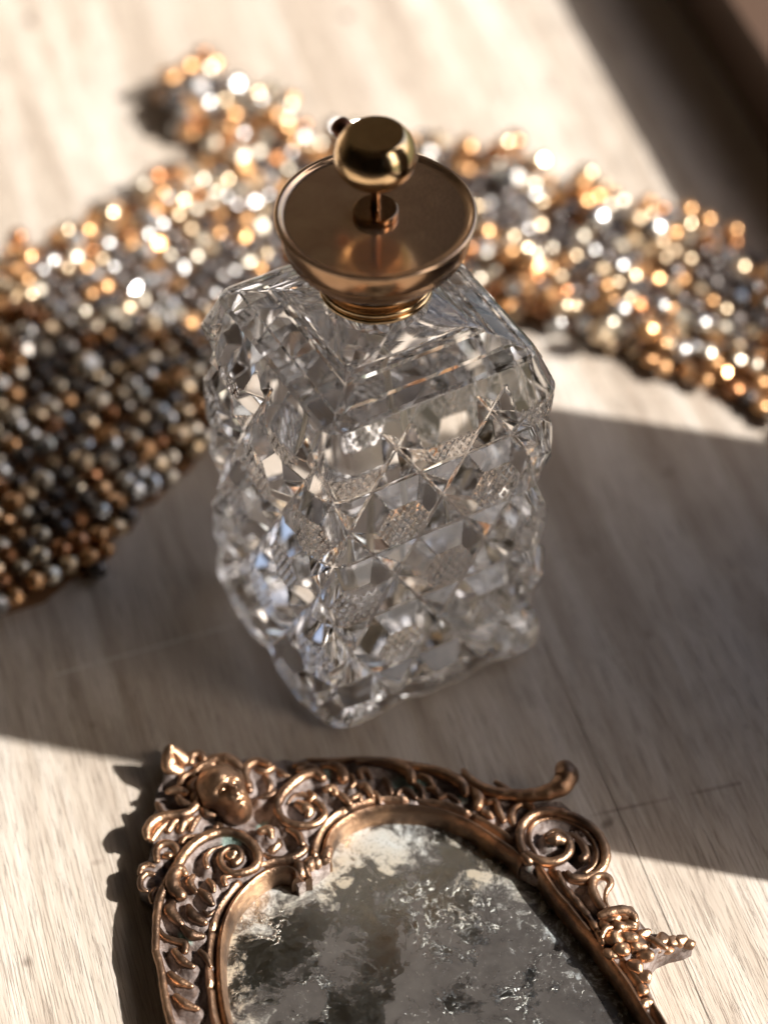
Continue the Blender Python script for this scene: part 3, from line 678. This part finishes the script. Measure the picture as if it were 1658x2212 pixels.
# lower right shell of lumps
for x, y, r, z in ((1010, 1410, 62, .9), (1110, 1400, 60, .9), (960, 1480, 56, .8), (1060, 1490, 60, .95), (1150, 1470, 50, .9), (940, 1570, 50, .8), (1020, 1570, 60, .9), (1130, 1560, 60, .9), (1230, 1540, 46, .75), (1200, 1620, 60, .8), (1290, 1600, 50, .7), (1080, 1650, 60, .9),
                   (1370, 1580, 50, .58), (1440, 1595, 50, .55), (1510, 1590, 48, .55), (1570, 1610, 44, .5), (1330, 1640, 46, .6), (1410, 1650, 40, .5), (1250, 1700, 60, .75), (1180, 1780, 56, .75), (1240, 1850, 50, .7), (1000, 1680, 50, .8), (1230, 1950, 46, .7), (1260, 2050, 44, .7)):
    ball(T7, x, y, r, z, 'boss', .8)
for q in ([(930, 1560, 14), (960, 1500, 18), (1000, 1490, 14)], [(1040, 1530, 16), (1090, 1490, 20), (1170, 1490, 16)], [(930, 1400, 26), (1000, 1380, 34), (1090, 1370, 34), (1160, 1400, 26), (1180, 1440, 18)], [(1290, 1570, 16), (1340, 1600, 20), (1400, 1640, 16)]):
    S(T7, q, 'curl', z=1.0)
# ---- base plate
op = [T5(*p) for p in ((300, 130), (370, 160), (425, 205), (480, 175), (540, 210), (640, 205), (770, 240), (880, 218), (980, 250), (1060, 235), (1130, 250), (1200, 240), (1300, 240))] + \
     [T6(*p) for p in ((250, 228), (420, 220), (600, 225), (760, 255), (920, 285), (1050, 335), (1100, 380), (1180, 420), (1290, 470), (1440, 500))] + \
     [T7(*p) for p in ((400, 560), (420, 640), (500, 625), (620, 625), (740, 665), (870, 745), (950, 845), (985, 960), (965, 1060), (900, 1110), (850, 1200), (900, 1330), (1000, 1370), (1130, 1380), (1200, 1450), (1280, 1550), (1400, 1570), (1560, 1592), (1600, 1625), (1540, 1655), (1430, 1680), (1340, 1720), (1290, 1780), (1265, 1850), (1270, 2000), (1370, 2200), (1570, 2500), (1800, 2900))] + \
     [T5(*p) for p in ((640, 2750), (480, 2350), (330, 2050), (290, 1950), (255, 1760), (225, 1620), (192, 1500), (195, 1300), (200, 1180), (160, 1130), (95, 1090), (92, 1000), (95, 940), (160, 910), (195, 830), (240, 775), (160, 770), (140, 700), (190, 620), (230, 590), (205, 520), (215, 460), (250, 400), (270, 330), (255, 250), (260, 160))]
OP = np.array([at(x, y, .4)[:2] for x, y in op])
# the glass opening and the piercing in the right scroll
hole2 = np.array([at(*T7(*p), .4)[:2] for p in ((715, 840), (770, 880), (800, 930), (850, 940), (862, 1000), (820, 1065), (740, 1085), (665, 1060), (610, 1040), (680, 1010), (722, 940), (722, 880))])
GI = shrink(GLP, .12)
ST = np.vstack(strokes); ST = ST[:, :4]
def zbase(V):
    z = np.full(len(V), .44)
    for i in range(0, len(V), 400):
        b = V[i:i + 400]; d = np.sqrt(((b[:, None, :2] - ST[None, :, :2]) ** 2).sum(-1)) - ST[None, :, 3] * .9
        w_ = np.exp(-(np.maximum(d, 0) / .11) ** 2) * np.minimum(.28, ST[None, :, 2] - .44)
        z[i:i + 400] += w_.max(1)
    z += .03 * np.sin(V[:, 0] * 7.1 + 1.3 * np.sin(V[:, 1] * 5)) * np.cos(V[:, 1] * 8.3) + rng.normal(0, .006, len(V))
    return z
bp_ = slab('base_plate', [tuple(p) for p in OP], zbase, PATI, mir, .0, .07, holes=[GI, hole2])
VG = [(wpt(T6, 160, 340), .3), (wpt(T6, 640, 390), .3), (wpt(T6, 780, 430), .25), (wpt(T6, 1110, 500), .25), (wpt(T5, 700, 770), .35), (wpt(T5, 1060, 490), .25), (wpt(T5, 1090, 300), .25), (wpt(T5, 400, 1420), .3), (wpt(T5, 900, 650), .2)]
bv = np.array([v.co[:] for v in bp_.data.vertices]) / K + np.array([org[0], org[1], 0])
bp_.data.attributes.new('verdigris', 'FLOAT', 'POINT').data.foreach_set('value', sum(np.exp(-((bv[:, :2] - c) ** 2).sum(1) / r_ ** 2) for c, r_ in VG))

# ---- cherub face: one sculpted surface
def cherub():
    n1, n2 = 90, 120
    th = np.linspace(0, math.pi, n1)[:, None]; ph = (np.arange(n2) / n2 * 2 * math.pi)[None]
    X = np.sin(th) * np.cos(ph); Y = np.sin(th) * np.sin(ph); Z = np.cos(th) * np.ones_like(ph)
    # local: +x towards the chin, y sideways, z up out of the frame
    u = X * .86; v = Y * .62; h = Z * .52
    v = v * (1 - .34 * np.clip((u + .05) / .5, 0, 1) ** 1.2 * (3 - 2 * np.clip((u + .05) / .5, 0, 1)) * .75)
    def gs(cx, cy, sx, sy, a): return a * np.exp(-((u - cx) / sx) ** 2 - ((v - cy) / sy) ** 2)
    up = np.clip(Z, 0, 1) ** .6
    d = gs(-.34, 0, .36, .36, .17) + gs(.44, 0, .26, .26, .20) + gs(.22, 0, .14, .06, .09) + gs(.33, 0, .07, .08, .13) + gs(.32, .075, .045, .035, .06) + gs(.32, -.075, .045, .035, .06)
    for s in (-1, 1):
        d = d + gs(.03, s * .21, .09, .11, -.14) + gs(.05, s * .20, .05, .07, .15) + gs(-.07, s * .20, .04, .13, .05)      # socket, lid, brow
        d = d + gs(.38, s * .25, .17, .14, .13)                                                                             # cheek
    d = d + gs(.46, 0, .024, .08, .05) + gs(.495, 0, .02, .07, -.10) + gs(.535, 0, .028, .07, .05) + gs(.60, 0, .03, .1, -.05) + gs(.70, 0, .09, .11, .10)
    h = h + d * up
    P = np.stack([u, v, h], -1)
    me = grid_mesh('cherub_face', P[::-1], True, (False, False), True)
    return me
pf = at(*T5(640, 400), .9); pc = at(*T5(800, 560), .9); a_ = math.atan2(pc[1] - pf[1], pc[0] - pf[0])
f0 = at(*T5(668, 468), .82)
fc = link('cherub_face', cherub(), COPP, mir, (f0[0] - org[0], f0[1] - org[1], .82)); fc.rotation_euler = (0, R(9), a_); fc.scale = (.96, .95, 1.02)
e_c = np.array([math.cos(a_), math.sin(a_)]); e_s = np.array([-e_c[1], e_c[0]])
for q in ([(-.98, .35, .09), (-1.08, .15, .12), (-1.05, -.1, .1)], [(-1.0, -.15, .08), (-1.12, -.35, .11), (-1.0, -.55, .09)], [(-.7, -.62, .09), (-.9, -.7, .11), (-1.0, -.9, .08)], [(-.35, -.75, .08), (-.55, -.85, .1), (-.72, -.82, .08)], [(-.62, .75, .08), (-.8, .68, .11), (-.92, .52, .09)], [(-.55, .52, .10), (-.35, .64, .13), (-.12, .62, .10)], [(-.2, .58, .09), (.0, .66, .11), (.2, .56, .08)], [(-.80, .30, .10), (-.75, .52, .12), (-.52, .60, .10)], [(-.95, -.05, .1), (-.95, .18, .13), (-.82, .32, .1)],
          [(-.55, -.50, .10), (-.35, -.60, .12), (-.12, -.58, .10)], [(-.85, -.2, .1), (-.78, -.42, .12), (-.55, -.52, .1)], [(-.1, -.58, .08), (.08, -.62, .1), (.2, -.52, .07)]):
    P = [[*(f0[:2] - org[:2] + e_c * u + e_s * v), .74, r] for u, v, r in q]
    link('hair_curl', tube_mesh('hair_curl', P, 12, .05), COPP, mir)
